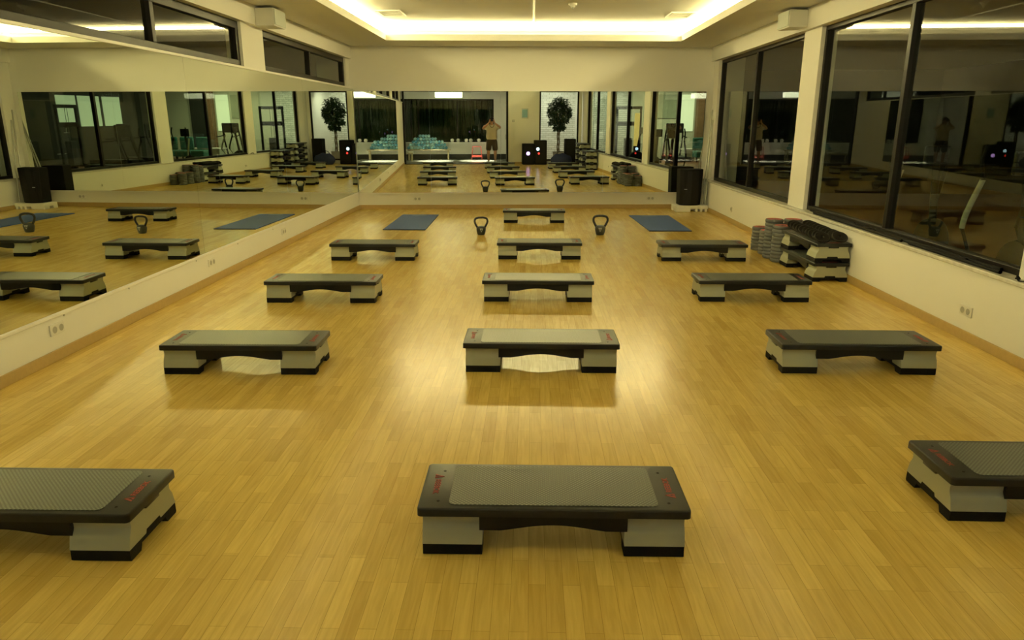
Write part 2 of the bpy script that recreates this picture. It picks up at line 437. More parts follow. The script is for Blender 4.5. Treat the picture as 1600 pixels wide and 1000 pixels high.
bm = bmesh.new(); lathe(bm, [(0, -.085), (.012, -.082), (.016, -.055)], 16); obj('sensor', bm, 'ventin', t, smooth=True)

# windows --------------------------------------------------------------
wn = [0]
def window(xg, y0, y1, z0, z1, mull, side, inner=0.0):
    """window in a side wall; xg centre of frame in x"""
    wn[0] += 1
    fr = bmesh.new(); d = .045; f = .055 if side > 0 else .085
    bx(fr, xg - d, xg + d, y0, y1, z0, z0 + f, bev=.004); bx(fr, xg - d, xg + d, y0, y1, z1 - f, z1, bev=.004)
    bx(fr, xg - d, xg + d, y0, y0 + f, z0 + f, z1 - f, bev=.004); bx(fr, xg - d, xg + d, y1 - f, y1, z0 + f, z1 - f, bev=.004)
    for m_ in mull: bx(fr, xg - d, xg + d, m_ - .035, m_ + .035, z0 + f, z1 - f, bev=.004)
    o = struct('window_%d' % wn[0], fr, 'frame')
    ys = [y0 + f] + [v for m_ in mull for v in (m_ - .035, m_ + .035)] + [y1 - f]
    for a, b in zip(ys[::2], ys[1::2]):
        obj('pane', box(xg - .004, xg + .004, a, b, z0 + f, z1 - f), 'glass', o)
    return o
window(XR + .16, 10.18, 14.62, .60, 2.862, [12.38], 1)
window(XR + .16, 5.25, 9.60, .60, 2.862, [7.47], 1)
window(XR + .16, .95, 4.70, .60, 2.862, [2.8], 1)
window(XL - .14, 10.02, 14.36, 2.36, 2.895, [12.2], -1)
window(XL - .14, 4.86, 9.28, 2.36, 2.895, [7.2], -1)
window(XL - .14, .9, 4.2, 2.36, 2.895, [2.6], -1)
# rear window and rear sliding opening
fr = bmesh.new(); yy = (REAR - .07, REAR - .01)
bx(fr, 1.83, 1.89, *yy, .12, 2.80); bx(fr, 3.34, 3.40, *yy, .12, 2.80); bx(fr, 1.89, 3.34, *yy, .12, .18); bx(fr, 1.89, 3.34, *yy, 2.74, 2.80)
o = struct('window_7', fr, 'frame'); obj('pane', box(1.89, 3.34, REAR - .045, REAR - .037, .18, 2.74), 'clear', o)
fr = bmesh.new()
bx(fr, XL, XL + .07, .1, REAR + .01, 0, 2.80); bx(fr, .53, .60, .1, REAR + .01, 0, 2.80); bx(fr, XL + .07, .53, .1, REAR + .01, 2.745, 2.80)
bx(fr, XL + .07, .53, .1, REAR + .01, 0, .02)
o = struct('door_1', fr, 'frame')
obj('pane', box(XL + .07, -2.16, .20, .21, .02, 2.745), 'clear', o)
obj('pane', box(-2.155, -.85, .17, .18, .02, 2.745), 'clear', o)
bm = bmesh.new(); tube(bm, [(.50, REAR + .05, .95), (.50, REAR + .05, 1.15)], .012); obj('handle', bm, 'pole', o)

# mirrors --------------------------------------------------------------
def mirror_panel(lab, x0, x1, m, zb, zt, name='wall_mirror', group=None):
    bm = bmesh.new(); bx(bm, x0 + .0012, x1 - .0012, -.006, 0, zb, zt)
    o = obj(name, bm, 'mirror'); o.matrix_world = m
    return tag(o, lab, 'mirror', group)
MB = Matrix.Translation((0, YB - .062, 0)) @ Matrix.Rotation(B, 4, 'Z') @ Matrix.Rotation(.004, 4, 'X')
for x0, x1, lab in ((-3.49, -2.03, 'end wall mirror panel in the left corner'), (-2.03, -.62, 'end wall mirror panel reflecting the glass doorway'),
                    (-.62, 1.45, 'end wall mirror panel reflecting the photographer'), (1.45, 3.45, 'end wall mirror panel beside the window side corner')):
    mirror_panel(lab, x0, x1, MB, .335, 2.30)
struct('trim_3', box(-3.5, 3.46, -.055, 0, .30, .335, bev=.004, mtx=BWM), 'trimwhite')
struct('trim_4', box(-3.5, 3.46, -.048, 0, .335, 2.30, mtx=BWM), 'trimwhite')
ML = Matrix.Translation((XL + .012, 0, 0)) @ Matrix.Rotation(PI / 2, 4, 'Z')
for y0, y1, lab in ((11.31, 14.55, 'side wall mirror panel nearest the far corner'), (7.48, 11.31, 'side wall mirror panel between its two visible joints'),
                    (3.65, 7.48, 'side wall mirror panel nearest the camera'), (.4, 3.65, 'side wall mirror panel beside the doorway, outside the picture')):
    if y0 > 3: mirror_panel(lab, y0, y1, ML, .352, 2.333)
bm = bmesh.new(); bx(bm, XL, XL + .022, 3.65, 14.52, .318, .350, bev=.006)
struct('trim_5', bm, 'trimwhite')
for k, y in enumerate((4.2, 5.1, 6.0, 7.3, 8.4, 9.6)):
    bm = bmesh.new(); lathe(bm, [(.0, .004), (.007, .003), (.009, 0)], 10, mtx=Matrix.Translation((XL, y, .305)) @ Matrix.Rotation(PI / 2, 4, 'Y'))
    tag(obj('mirror_clip', bm, 'socketin'), 'small dark fixing dot in the row under the side mirror', 'fixing', 'fixings under the side mirror')

# sockets ---------------------------------------------------------------
def socket(loc, rz, lab, n=2):
    t = thing('power_socket', lab, 'socket', loc, rz)
    wv = .078 * n / 2 + .002
    obj('plate', box(-wv, wv, -.012, 0, -.042, .042, bev=.004), 'socket', t)
    for k in range(n):
        cx = (k - (n - 1) / 2) * .075
        bm = bmesh.new(); lathe(bm, [(.0, 0.0005), (.020, .0005), (.021, .002), (.026, .003)], 24, mtx=Matrix.Translation((cx, -.0125, 0)) @ Matrix.Rotation(PI / 2, 4, 'X'))
        obj('outlet', bm, 'socketin', t, smooth=True)
socket((XL, 4.99, .232), PI / 2, 'double wall socket under the side mirror, nearest the camera')
socket((XL, 7.64, .225), PI / 2, 'double wall socket under the side mirror, middle one of three')
socket((XL, 10.01, .215), PI / 2, 'double wall socket under the side mirror, farthest of three')
socket((XR, 5.68, .240), -PI / 2, 'double wall socket under the window, right edge of the picture')
socket((XR, 12.74, .236), -PI / 2, 'single wall socket under the far window', 1)
for x, lab in ((-2.33, 'double wall socket under the end mirror behind the left blue mat'), (2.46, 'double wall socket under the end mirror near the black cabinet')):
    v = BWM @ Vector((x, 0, .205)); socket(v, B, lab)

# wall speakers -----------------------------------------------------------
def wall_speaker(xw, y, s, lab):
    t = thing('wall_speaker', lab, 'speaker', (xw, y, 2.890))
    bm = bmesh.new()
    prism(bm, [(0, -.18), (s * .25, -.22), (s * .25, .22), (0, .14)], 'z', 0, .21)
    bmesh.ops.bevel(bm, geom=bm.edges[:], offset=.006, segments=2, affect='EDGES')
    obj('cabinet', bm, 'spk', t)
    a, b = sorted((s * .25, s * .262)); obj('grille', box(a, b, -.205, .205, .012, .198, bev=.004), 'grille', t)
    a, b = sorted((0, s * .02)); obj('bracket', box(a, b, .10, .2, .06, .15), 'socketin', t)
wall_speaker(XL, 9.82, 1, 'white wall speaker high on the mirror side wall')
wall_speaker(XR, 10.12, -1, 'white wall speaker high on the window side wall')

# ================================================================== STEP PLATFORMS
def make_step(label):
    t = thing('aerobic_step', label, 'step platform', group=None)
    W, D = .55, .1975
    # deck
    bm = bmesh.new()
    prism(bm, rrect(-W, W, -D, D, .018), 'z', .178, .214)
    es = [e for e in bm.edges if abs(e.verts[0].co.z - e.verts[1].co.z) < 1e-5 and e.verts[0].co.z > .2]
    bmesh.ops.bevel(bm, geom=es, offset=.008, segments=3, affect='EDGES', profile=.5)
    for s in (-1, 1):   # latch tabs at the ends
        bx(bm, s * .53 - .014, s * .53 + .014, -.055, .055, .160, .180, bev=.003)
    deck = obj('deck', bm, 'deck', t, smooth=True)
    bm = bmesh.new(); prism(bm, rrect(-.425, .425, -.166, .170, .025), 'z', .212, .2165)
    obj('grip_pad', bm, 'pad', t)
    # skirt: arched beams under the deck between the risers
    def arch(y0, y1):
        pts = [(-.30, .18), (-.30, .107)]
        for k in range(17):
            x = -.215 + .43 * k / 16; pts.append((x, .107 + .026 * math.cos(x / .215 * PI / 2) ** 1.2 if abs(x) < .215 else .107))
        pts += [(.30, .107), (.30, .18)]
        prism(bm, pts, 'y', y0, y1)
    bm = bmesh.new(); arch(-.178, -.160); arch(.160, .178); bx(bm, -.30, .30, -.16, .16, .155, .179)
    obj('skirt', bm, 'black', t)
    # risers and feet
    top, bot = .179, .050
    prof = []
    for k in range(13):
        f = k / 12; z = top - f * (top - bot)
        y = .170 - .012 * math.sin(min(1, f / .55) * PI) + .022 * (max(0, f - .35) / .65) ** 1.1 if f > .0 else .170
        prof.append((y, z))
    left = [(-y, z) for y, z in prof]; right = [(y, z) for y, z in reversed(prof)]
    bottom = [(-.062, bot), (-.055, bot + .016), (.055, bot + .016), (.062, bot)]
    for s in (-1, 1):
        x0, x1 = sorted((s * .288, s * .532))
        bm = bmesh.new(); prism(bm, left + bottom + right, 'x', x0, x1)
        bmesh.ops.bevel(bm, geom=[e for e in bm.edges if abs(e.verts[0].co.x - e.verts[1].co.x) > .1 and abs(e.verts[0].co.y) > .1 and (e.verts[0].co.z > .178)], offset=.002, segments=1, affect='EDGES')
        obj('riser', bm, 'riser', t, smooth=True)
        bm = bmesh.new()
        pts = [(-.190, .050), (-.192, .006), (-.186, 0), (-.112, 0), (-.098, .030), (.098, .030), (.112, 0), (.186, 0), (.192, .006), (.190, .050), (.061, .050), (.054, .065), (-.054, .065), (-.061, .050)]
        prism(bm, pts, 'x', x0 + .001, x1 - .001)
        obj('foot', bm, 'blacksoft', t)
    # lettering and triangle at both ends
    for s in (-1, 1):
        mt = Matrix.Translation((s * .489, s * -.046, .2145)) @ Matrix.Rotation(s * PI / 2, 4, 'Z') @ Matrix.Translation((0, -.011, 0))
        me = text_mesh('REEBOK', .034, mt)
        bm = bcombine([me])
        tri = Matrix.Translation((s * .489, s * -.074, .2142)) @ Matrix.Rotation(s * PI / 2, 4, 'Z')
        n0 = len(bm.verts)
        def T(pts, z1=.0012):
            vv = [bm.verts.new(tri @ Vector((x, y, 0))) for x, y in pts]; uu = [bm.verts.new(tri @ Vector((x, y, z1))) for x, y in pts]
            bm.faces.new(uu)
            for i in range(len(pts)): j = (i + 1) % len(pts); bm.faces.new((vv[i], vv[j], uu[j], uu[i]))
        T([(-.019, -.018), (-.008, -.018), (.001, .006), (.001, .022)])
        T([(.004, .022), (.004, .006), (.010, -.009), (.018, -.018)])
        T([(-.003, -.018), (.012, -.018), (.004, -.006)])
        bmesh.ops.recalc_face_normals(bm, faces=bm.faces)
        obj('lettering', bm, 'red', t)
        for yy_ in (.125, -.135):
            bm = bmesh.new(); lathe(bm, [(0, .2148), (.006, .2148), (.0065, .2140)], 12, mtx=Matrix.Translation((s * .470, yy_, 0)))
            obj('peg_hole', bm, 'blacksoft', t)
    return t

G = 'step platforms set out in rows on the floor'
S = make_step('step platform in the front row, centre, closest to the camera')
S['group'] = G
S.location = (.098, 2.745, 0); S.rotation_euler = (0, 0, .006)
rows = [
    (-2.130, 2.655, .006, 'step platform in the front row, cut by the left edge of the picture'),
    (2.395, 3.055, -.004, 'step platform in the front row, cut by the right edge of the picture'),
    (-2.035, 4.860, .018, 'step platform in the second row from the camera, mirror side'),
    (.077, 4.960, 0, 'step platform in the second row from the camera, centre'),
    (2.310, 4.990, -.008, 'step platform in the second row from the camera, window side'),
    (-2.055, 6.925, .010, 'step platform in the third row from the camera, mirror side'),
    (.072, 7.027, 0, 'step platform in the third row from the camera, centre'),
    (2.205, 7.085, .0, 'step platform in the third row, its end touching the stacked pair by the wall'),
    (-2.025, 9.150, .006, 'step platform in the fourth row from the camera, mirror side'),
    (.110, 9.302, 0, 'step platform in the fourth row, centre, before the kettlebells'),
    (2.205, 9.230, .006, 'step platform in the fourth row, window side, in front of the grey discs'),
    (.050, 12.785, 0, 'lone step platform farthest away, before the end mirror'),
]
for x, y, rz, lab in rows: dup(S, (x, y, 0), rz, lab, G)
# stacked pair by the right wall, and the stacks seen only in the mirror
G2 = 'step platforms stacked along the window wall'
dup(S, (3.315, 8.385, 0), PI / 2 + .01, 'lower step platform of the stacked pair under the window', G2)
dup(S, (3.315, 8.385, .217), PI / 2 + .012, 'upper step platform of the stacked pair, black discs lying on it', G2)
nm = ['bottom', 'second', 'third', 'top']
for k in range(3): dup(S, (3.27, 3.4, .217 * k), PI / 2 - .02, '%s step platform of the stack of three seen in the mirror' % ['bottom', 'middle', 'top'][k], G2)
for k in range(4): dup(S, (3.27, 2.1, .217 * k), PI / 2 + .02, '%s step platform of the tall stack seen in the mirror beside the rear window' % nm[k], G2)

# ================================================================== KETTLEBELLS
def kettlebell(loc, rz, s, lab):
    t = thing('kettlebell', lab, 'kettlebell', loc, rz); t.scale = (s, s, s)
    bm = bmesh.new()
    lathe(bm, [(0, 0), (.050, 0), (.056, .004), (.066, .035), (.074, .075), (.075, .100), (.066, .122), (.045, .134), (0, .138)], 28)
    obj('bell', bm, 'iron', t, smooth=True)
    pts = smoothpts([(-.050, 0, .105), (-.078, 0, .150), (-.100, 0, .205), (-.090, 0, .250), (-.050, 0, .268), (0, 0, .271), (.050, 0, .268), (.090, 0, .250), (.100, 0, .205), (.078, 0, .150), (.050, 0, .105)], 5)
    bm = bmesh.new(); tube(bm, pts, .0165, 12); obj('handle', bm, 'ironblack', t, smooth=True)
    bm = bmesh.new()
    v = [bm.verts.new(p) for p in ((-.026, -.0755, .108), (.026, -.0755, .108), (.004, -.071, .052), (-.004, -.071, .052))]
    u_ = [bm.verts.new(Vector(p) + Vector((0, .012, 0))) for p in ((-.026, -.0755, .108), (.026, -.0755, .108), (.004, -.071, .052), (-.004, -.071, .052))]
    bm.faces.new(v)
    for i in range(4): j = (i + 1) % 4; bm.faces.new((v[i], v[j], u_[j], u_[i]))
    bmesh.ops.recalc_face_normals(bm, faces=bm.faces)
    obj('emblem', bm, 'emblem', t)
kettlebell((-.786, 11.20, 0), .12, 1.0, 'smaller black kettlebell standing left of the centre steps')
kettlebell((1.090, 11.26, 0), -.1, 1.1, 'larger black kettlebell standing right of the centre steps')

# ================================================================== MATS
def exmat(x0, x1, x2, x3, y0, y1, lab):
    """near edge x0..x1 at y0, far edge x2..x3 at y1"""
    t = thing('exercise_mat', lab, 'mat', ((x0 + x1) / 2, y0, 0)); cx = (x0 + x1) / 2
    P = [(x0 - cx, 0), (x1 - cx, 0), (x3 - cx, y1 - y0), (x2 - cx, y1 - y0)]
    bm = bmesh.new(); prism(bm, P, 'z', 0, .012)
    bmesh.ops.bevel(bm, geom=bm.edges[:], offset=.003, segments=2, affect='EDGES')
    obj('pad', bm, 'mat', t)
    bm = bmesh.new(); bx(bm, x0 - cx, x1 - cx, -.012, .002, 0, .013, bev=.003); obj('edge_band', bm, 'matedge', t)
    mx = (x2 + x3) / 2 - cx; d = y1 - y0
    bm = bmesh.new()
    prism(bm, rrect(mx - .15, mx + .13, d - .16, d - .06, .045), 'z', .0118, .0126)
    obj('print', bm, 'matprint', t)
exmat(-2.44, -1.735, -2.455, -1.765, 11.66, 13.64, 'blue exercise mat on the mirror side of the floor')
exmat(1.925, 2.615, 1.855, 2.605, 11.65, 13.66, 'blue exercise mat on the window side near the black cabinet')

# ================================================================== WEIGHT DISCS
def make_plate(lab):
    t = thing('weight_plate', lab, 'weight plate', group='grey discs stacked along the window wall')
    bm = bmesh.new(); lathe(bm, [(.016, .006), (.040, .006), (.044, .012), (.080, .012), (.086, .004), (.104, .002), (.112, .010), (.114, .024), (.112, .038), (.104, .046), (.086, .044), (.080, .036), (.044, .036), (.040, .042), (.016, .042), (.016, .006)], 28, cap=False)
    obj('disc', bm, 'plate', t, smooth=True)
    return t
def make_plate_red(lab):
    t = make_plate(lab)
    bm = bmesh.new(); lathe(bm, [(.046, .035), (.046, .043), (.094, .0468), (.098, .044), (.098, .035)], 28, cap=False); obj('red_ring', bm, 'platered', t, smooth=True)
    return t
P0 = None; PR = None
stacks = [  # x, y, n, description
    (3.165, 9.07, 10, 'front grey disc tower, room side'),
    (3.400, 9.07, 10, 'front grey disc tower, wall side'),
    (3.150, 9.33, 11, 'second grey disc tower, room side'),
    (3.390, 9.34, 11, 'second grey disc tower, wall side'),
    (3.175, 9.61, 7, 'third grey disc tower, room side'),
    (3.412, 9.65, 7, 'third grey disc tower, wall side'),
    (3.175, 9.94, 7, 'farthest grey disc tower, room side'),
    (3.412, 9.96, 6, 'farthest grey disc tower, wall side'),
]
for sx, sy, n, ds in stacks:
    for k in range(n):
        lx, ly = sx + random.uniform(-.002, .002), sy + random.uniform(-.006, .006)
        top_ = k == n - 1
        if top_:
            lab = 'disc with red top on the ' + ds
            if PR is None: PR = make_plate_red(lab); q = PR
            else: q = dup(PR, (0, 0, 0), 0, lab)
            q['group'] = 'red topped discs'
        else:
            lab = 'grey rubber disc within the ' + ds
            if P0 is None: P0 = make_plate(lab); q = P0
            else: q = dup(P0, (0, 0, 0), 0, lab)
            q['group'] = ds + ' discs'
        q.location = (lx, ly, k * .046); q.rotation_euler = (0, 0, random.choice((0, PI / 2, PI)))
# black discs fanned on the stacked steps
bm = bmesh.new(); lathe(bm, [(.018, -.008), (.030, -.012), (.066, -.006), (.078, -.011), (.087, -.006), (.087, .006), (.078, .011), (.066, .006), (.030, .012), (.018, .008), (.018, -.008)], 26, cap=False)
bp0 = None
TL = math.radians(32)
def black_disc(x, y, z, lab, grp):
    global bp0
    if bp0 is None: bp0 = q = tag(obj('rubber_plate', bm, 'discblack', smooth=True), lab, 'weight plate', grp)
    else: q = bp0.copy(); C.objects.link(q); q['label'] = lab; q['group'] = grp
    q.location = (x, y, z); q.rotation_euler = (TL, 0, 0)
for rx, nx, side in ((3.215, 10, 'room side'), (3.412, 10, 'wall side')):
    for k in range(nx):
        dz = .012 * max(0, 6 - k) / 6
        black_disc(rx + random.uniform(-.006, .006), 8.80 - k * .098 + (.03 if rx > 3.3 else 0), .4885 + dz, 'black rubber disc leaning in the %s row on the stacked step platforms' % side, 'black discs, %s row' % side)
# ================================================================== CABINET, POLES IN THE FAR RIGHT CORNER
t = thing('plastic_pallet', 'white moulded base on the floor under the black cabinet', 'base', (3.16, 14.50, 0), B)
bm = bmesh.new(); bx(bm, -.31, .34, -.20, .19, .05, .125, bev=.02, seg=3)
for k in range(7):
    x = -.31 + k * .093
    if k < 4: bx(bm, x if k else -.31, x + .11, -.20, -.05, 0, .07, bev=.01) if k < 3 else None
    else: bx(bm, x + .02, x + .07, -.20, -.05, 0, .07, bev=.008)
bx(bm, -.31, .34, .05, .19, 0, .07, bev=.01)
obj('block', bm, 'foam', t)
t = thing('speaker_cabinet', 'black floor speaker cabinet standing on the white base in the far corner', 'speaker', (3.14, 14.49, .125), B)
bm = bmesh.new(); prism(bm, [(-.20, -.10), (-.14, -.16), (.0, -.19), (.14, -.16), (.22, -.08), (.22, .17), (-.20, .17)], 'z', 0, .70)
for v in bm.verts: v.co.x *= 1 + .10 * (v.co.z / .70)
bmesh.ops.bevel(bm, geom=bm.edges[:], offset=.008, segments=2, affect='EDGES')
obj('cabinet', bm, 'blacksoft', t)
bm = bmesh.new()
prism(bm, [(-.15, -.158), (.0, -.195), (.14, -.168), (.135, -.162), (.0, -.189), (-.145, -.152)], 'z', .03, .66)
obj('grille', bm, 'black', t)
obj('badge', box(-.12, -.05, -.182, -.168, .31, .322, mtx=Matrix.Rotation(-.1, 4, 'Z')), 'emblem', t)
for k, (x0, y0, x1, y1, h, lab) in enumerate(((3.43, 14.55, 3.575, 14.84, 1.95, 'grey pole leaning in the far corner, nearer the mirror'), (3.46, 14.42, 3.575, 14.76, 1.75, 'grey pole leaning in the far corner, nearer the window'))):
    bm = bmesh.new(); tube(bm, [(x0, y0, .139), (x1, y1, h)], .013, 12)
    tag(obj('exercise_pole', bm, 'pole', smooth=True), lab, 'pole')

# bars and cables on the window sill -------------------------------------
for k, (xa, ya, xb_, yb_) in enumerate(((3.553, 6.9, 3.553, 9.1), (3.590, 5.9, 3.590, 8.6), (3.624, 5.5, 3.624, 7.9), (3.553, 5.4, 3.553, 6.75), (3.640, 6.3, 3.650, 9.2) if False else (3.624, 8.1, 3.624, 9.4))):
    bm = bmesh.new(); tube(bm, [(xa, ya, .615), (xb_, yb_, .615)], .014, 10)
    for yy_ in (ya, yb_ - .12): tube(bm, [(xa, yy_, .6155), (xa, yy_ + .12, .6155)], .0155, 10)
    tag(obj('exercise_bar', bm, 'blacksoft', smooth=True), ['black bar at the room edge of the window sill, far half', 'long black bar along the middle of the window sill', 'black bar against the window frame on the sill, near half', 'short black bar at the near end of the window sill edge', 'black bar against the window frame on the sill, far half'][k], 'bar')
for k, (y, lab) in enumerate(((7.55, 'black cable heaped on the window sill at the middle of the window'), (5.12, 'black cable curled on the sill at the right edge of the picture'))):
    pts = [(3.56 + .035 * math.sin(i * 1.9), y + .20 * math.cos(i * 1.1) + i * .02, .638 + .006 * math.sin(i * 2.3)) for i in range(12)] if k == 0 else [(3.545 + .03 * math.sin(i * 1.7), y - .16 + i * .03, .606 + (.03 if i % 3 == 1 else 0)) for i in range(10)]
    bm = bmesh.new(); tube(bm, smoothpts(pts, 5), .006, 8)
    tag(obj('cable', bm, 'blacksoft', smooth=True), lab, 'cable')

# ================================================================== REAR OF THE ROOM (seen in the mirrors)
def pa(loc, rz, w_, d_, h_, lab, lights):
    t = thing('party_speaker', lab, 'speaker', loc, rz)
    obj('cabinet', box(-w_ / 2, w_ / 2, -d_ / 2, d_ / 2, 0, h_, bev=.025, seg=3), 'blacksoft', t)
    obj('grille', box(-w_ / 2 + .03, w_ / 2 - .03, d_ / 2, d_ / 2 + .01, .05, h_ - .05, bev=.004), 'black', t)
    for (m_, x, z, r_) in lights:
        bm = bmesh.new(); lathe(bm, [(0, .012), (r_ * .7, .010), (r_, 0)], 20, mtx=Matrix.Translation((x, d_ / 2 + .008, z)) @ Matrix.Rotation(-PI / 2, 4, 'X'))
        obj('glowing_lamp', bm, m_, t)
pa((1.36, .62, 0), 0, .46, .42, .80, 'black floor speaker with a purple glowing lamp beside the white rear wall', [('ledp', -.02, .43, .075)])
pa((1.84, .62, 0), 0, .48, .44, .93, 'taller black floor speaker with white and red glowing lamps in front of the plant window', [('ledw', -.12, .60, .065), ('ledr', -.08, .43, .04)])
pa((3.02, .60, 0), 0, .42, .40, .98, 'plain black floor speaker in front of the right side of the plant window', [])
t = thing('duffel_bag', 'dark navy bag slumped on the floor before the plain black speaker', 'bag', (2.62, 1.05, 0), .1)
bm = bmesh.new(); bmesh.ops.create_icosphere(bm, subdivisions=4, radius=1)
for v in bm.verts:
    z = v.co.z; v.co = Vector((v.co.x * .42, v.co.y * .24, max(0, (z + .7)) * .26 + .02 * math.sin(v.co.x * 9) * max(z, 0)))
obj('body', bm, 'bluebag', t, smooth=True)
bm = bmesh.new(); tube(bm, smoothpts([(-.2, -.1, .38), (-.1, -.12, .5), (.1, -.12, .5), (.2, -.1, .38)], 5), .012); obj('handle', bm, 'blacksoft', t, smooth=True)
t = thing('thermostat', 'green lit thermostat panel on the white rear wall above the speakers', 'thermostat', (1.25, REAR, 1.94))
obj('case', box(-.13, .13, 0, .03, -.19, .19, bev=.008), 'steel', t); obj('screen', box(-.10, .10, .03, .033, -.15, .15), 'panel', t)
t = thing('light_switch', 'small grey light switch on the white rear wall', 'switch', (.80, REAR, 1.655))
obj('plate', box(-.045, .045, 0, .01, -.045, .045, bev=.003), 'socketin', t); obj('rocker', box(-.03, .03, .01, .016, -.03, .03), 'steel', t)

# light well behind the rear window: brick wall and tall plant
struct('wall_courtyard', box(1.2, 6.2, -2.8, -2.65, 0, 3.3), 'brick')
struct('wall_partition', box(1.02, 1.12, -3.2, .1, 0, 3.1), 'wall')
struct('trim_6', box(XR + .2, XR + .28, -2.65, .1, 0, 3.2), 'wall')
def tree(loc, lab):
    t = thing('potted_tree', lab, 'plant', loc)
    bm = bmesh.new(); lathe(bm, [(0, 0), (.17, 0), (.23, .42), (.245, .44), (.225, .44), (.21, .40), (0, .40)], 28); obj('pot', bm, 'pot', t, smooth=True)
    bm = bmesh.new()
    for a in (0, 2.1, 4.2):
        pts = [(.045 * math.cos(a + z * 5), .045 * math.sin(a + z * 5), .38 + z) for z in [i * .08 for i in range(13)]]
        tube(bm, smoothpts(pts, 3), .022, 8)
    random.seed(3)
    for k in range(9):
        a = k * 2.4; z0 = 1.2 + .05 * k; tube(bm, smoothpts([(0, 0, z0), (.12 * math.cos(a), .12 * math.sin(a), z0 + .25), (.3 * math.cos(a), .25 * math.sin(a), z0 + .5)], 3), [.012] * 6 + [.006], 6)
    obj('trunk', bm, 'bark', t, smooth=True)
    bm = bmesh.new()
    clumps = [(-.05, 0, 2.40, .20), (.16, .05, 2.34, .20), (-.22, -.05, 2.20, .20), (.28, 0, 2.12, .20), (0, .1, 2.12, .24), (-.30, .05, 1.98, .18), (.10, -.1, 1.92, .24),
              (.33, 0, 1.86, .16), (-.16, 0, 1.80, .22), (.22, .05, 1.68, .18), (-.24, -.03, 1.60, .15), (.02, 0, 1.58, .18), (.12, 0, 1.40, .13), (-.08, 0, 1.36, .11), (.30, .02, 1.98, .2)]
    for k in range(2700):
        cx_, cy_, cz_, cr_ = clumps[k % len(clumps)]
        dv = Vector((random.gauss(0, 1), random.gauss(0, 1), random.gauss(0, 1))).normalized() * cr_ * random.random() ** .45
        a = math.atan2(dv.y, dv.x); c = Vector((cx_, cy_, cz_)) + dv
        d = Vector((math.cos(a) + random.uniform(-.5, .5), math.sin(a) + random.uniform(-.5, .5), random.uniform(-1, .3))).normalized()
        s = d.cross(Vector((random.uniform(-.4, .4), random.uniform(-.4, .4), 1))).normalized(); l = random.uniform(.09, .14); w_ = l * .34
        up = s.cross(d) * .012
        vv = [bm.verts.new(c + x) for x in (Vector(), d * l * .4 + s * w_ + up, d * l, d * l * .4 - s * w_ + up)]
        bm.faces.new((vv[0], vv[1], vv[2])); bm.faces.new((vv[0], vv[2], vv[3]))
    obj('foliage', bm, 'leaf', t)
tree((2.72, -.55, 0), 'tall potted tree with a twisted trunk behind the rear window, seen in the end mirror')

# corridor --------------------------------------------------------------
struct('floor_corridor', box(-5.2, 1.02, -3.3, .12, -.1, 0), 'tile')
struct('ceiling_corridor', box(-5.2, 1.02, -3.3, .1, 2.92, 3.0), 'ceil')
bm = bmesh.new(); bx(bm, -5.2, 1.02, -3.3, -3.15, 0, .72); bx(bm, -5.2, 1.02, -3.3, -3.15, 2.55, 3.0); bx(bm, -5.2, -4.9, -3.3, -3.15, .72, 2.55); bx(bm, .22, 1.02, -3.3, -3.15, .72, 2.55)
struct('wall_corridor', bm, 'wall')
struct('wall_corridor_end', box(-5.3, -5.2, -3.3, .3, 0, 3.0), 'wall')
struct('wall_corridor_side', box(-5.2, XL - .28, .1, .3, 0, 3.0), 'wall')
fr = bmesh.new()
for a in ((-4.9, -4.84, .72, 2.55), (.16, .22, .72, 2.55), (-4.84, .16, .72, .78), (-4.84, .16, 2.49, 2.55), (-3.1, -3.04, .78, 2.49), (-1.4, -1.34, .78, 2.49)): bx(fr, a[0], a[1], -3.26, -3.18, a[2], a[3])
o = struct('window_8', fr, 'frame')
for a, b in ((-4.84, -3.1), (-3.04, -1.4), (-1.34, .16)): obj('pane', box(a, b, -3.225, -3.217, .78, 2.49), 'glass', o)
struct('baseboard_corridor', box(-5.2, 1.02, -3.15, -3.135, 0, .22), 'gymdark')
# reeds outside, one uncountable mass
random.seed(11); bm = bmesh.new()
for k in range(900):
    x = random.uniform(-6, 1.5); y = random.uniform(-6.5, -4.6); h = random.uniform(1.6, 3.4); dx = random.uniform(-.2, .2)
    w_ = .02
    vv = [bm.verts.new(p) for p in ((x - w_, y, 0), (x + w_, y, 0), (x + w_ * .6 + dx * .5, y + .05, h * .6), (x + dx, y + .12, h), (x - w_ * .6 + dx * .5, y + .05, h * .6))]
    bm.faces.new(vv)
tag(obj('bamboo_hedge', bm, 'leaf'), 'dark bamboo hedge outside the corridor window, seen in the mirror', 'hedge', kind='stuff')
lamp('hedge_fill', 'AREA', (-2.2, -3.8, 2.9), 2.5, (.85, 1, .5), 3.0, rot=(math.radians(-55), 0, 0), sy=.3)  # added faint fill so the hedge shows; no fixture stands there
struct('ground_garden', box(-8, 3, -8, -3.3, -.15, -.02), 'gymdark')
for lx, ly in ((-2.35, -1.9), (-1.48, -1.7), (-.55, -1.9)):
    bm = bmesh.new(); lathe(bm, [(.05, 0), (.07, 0), (.07, .02), (.05, .02), (.05, 0)], 20, cap=False)
    t = thing('downlight', {-2.35: 'corridor ceiling downlight farthest from the photographer', -1.48: 'middle corridor ceiling downlight', -.55: 'corridor ceiling downlight nearest the photographer'}[lx], 'downlight', (lx, ly, 2.90))
    obj('ring', bm, 'trimwhite', t); bm = bmesh.new(); lathe(bm, [(0, .012), (.05, .012), (.05, .018), (0, .018)], 20); obj('bulb', bm, 'bulb', t)
t = thing('ceiling_light', 'bright boxy ceiling light over the corridor', 'ceiling light', (-1.72, -1.5, 2.57))
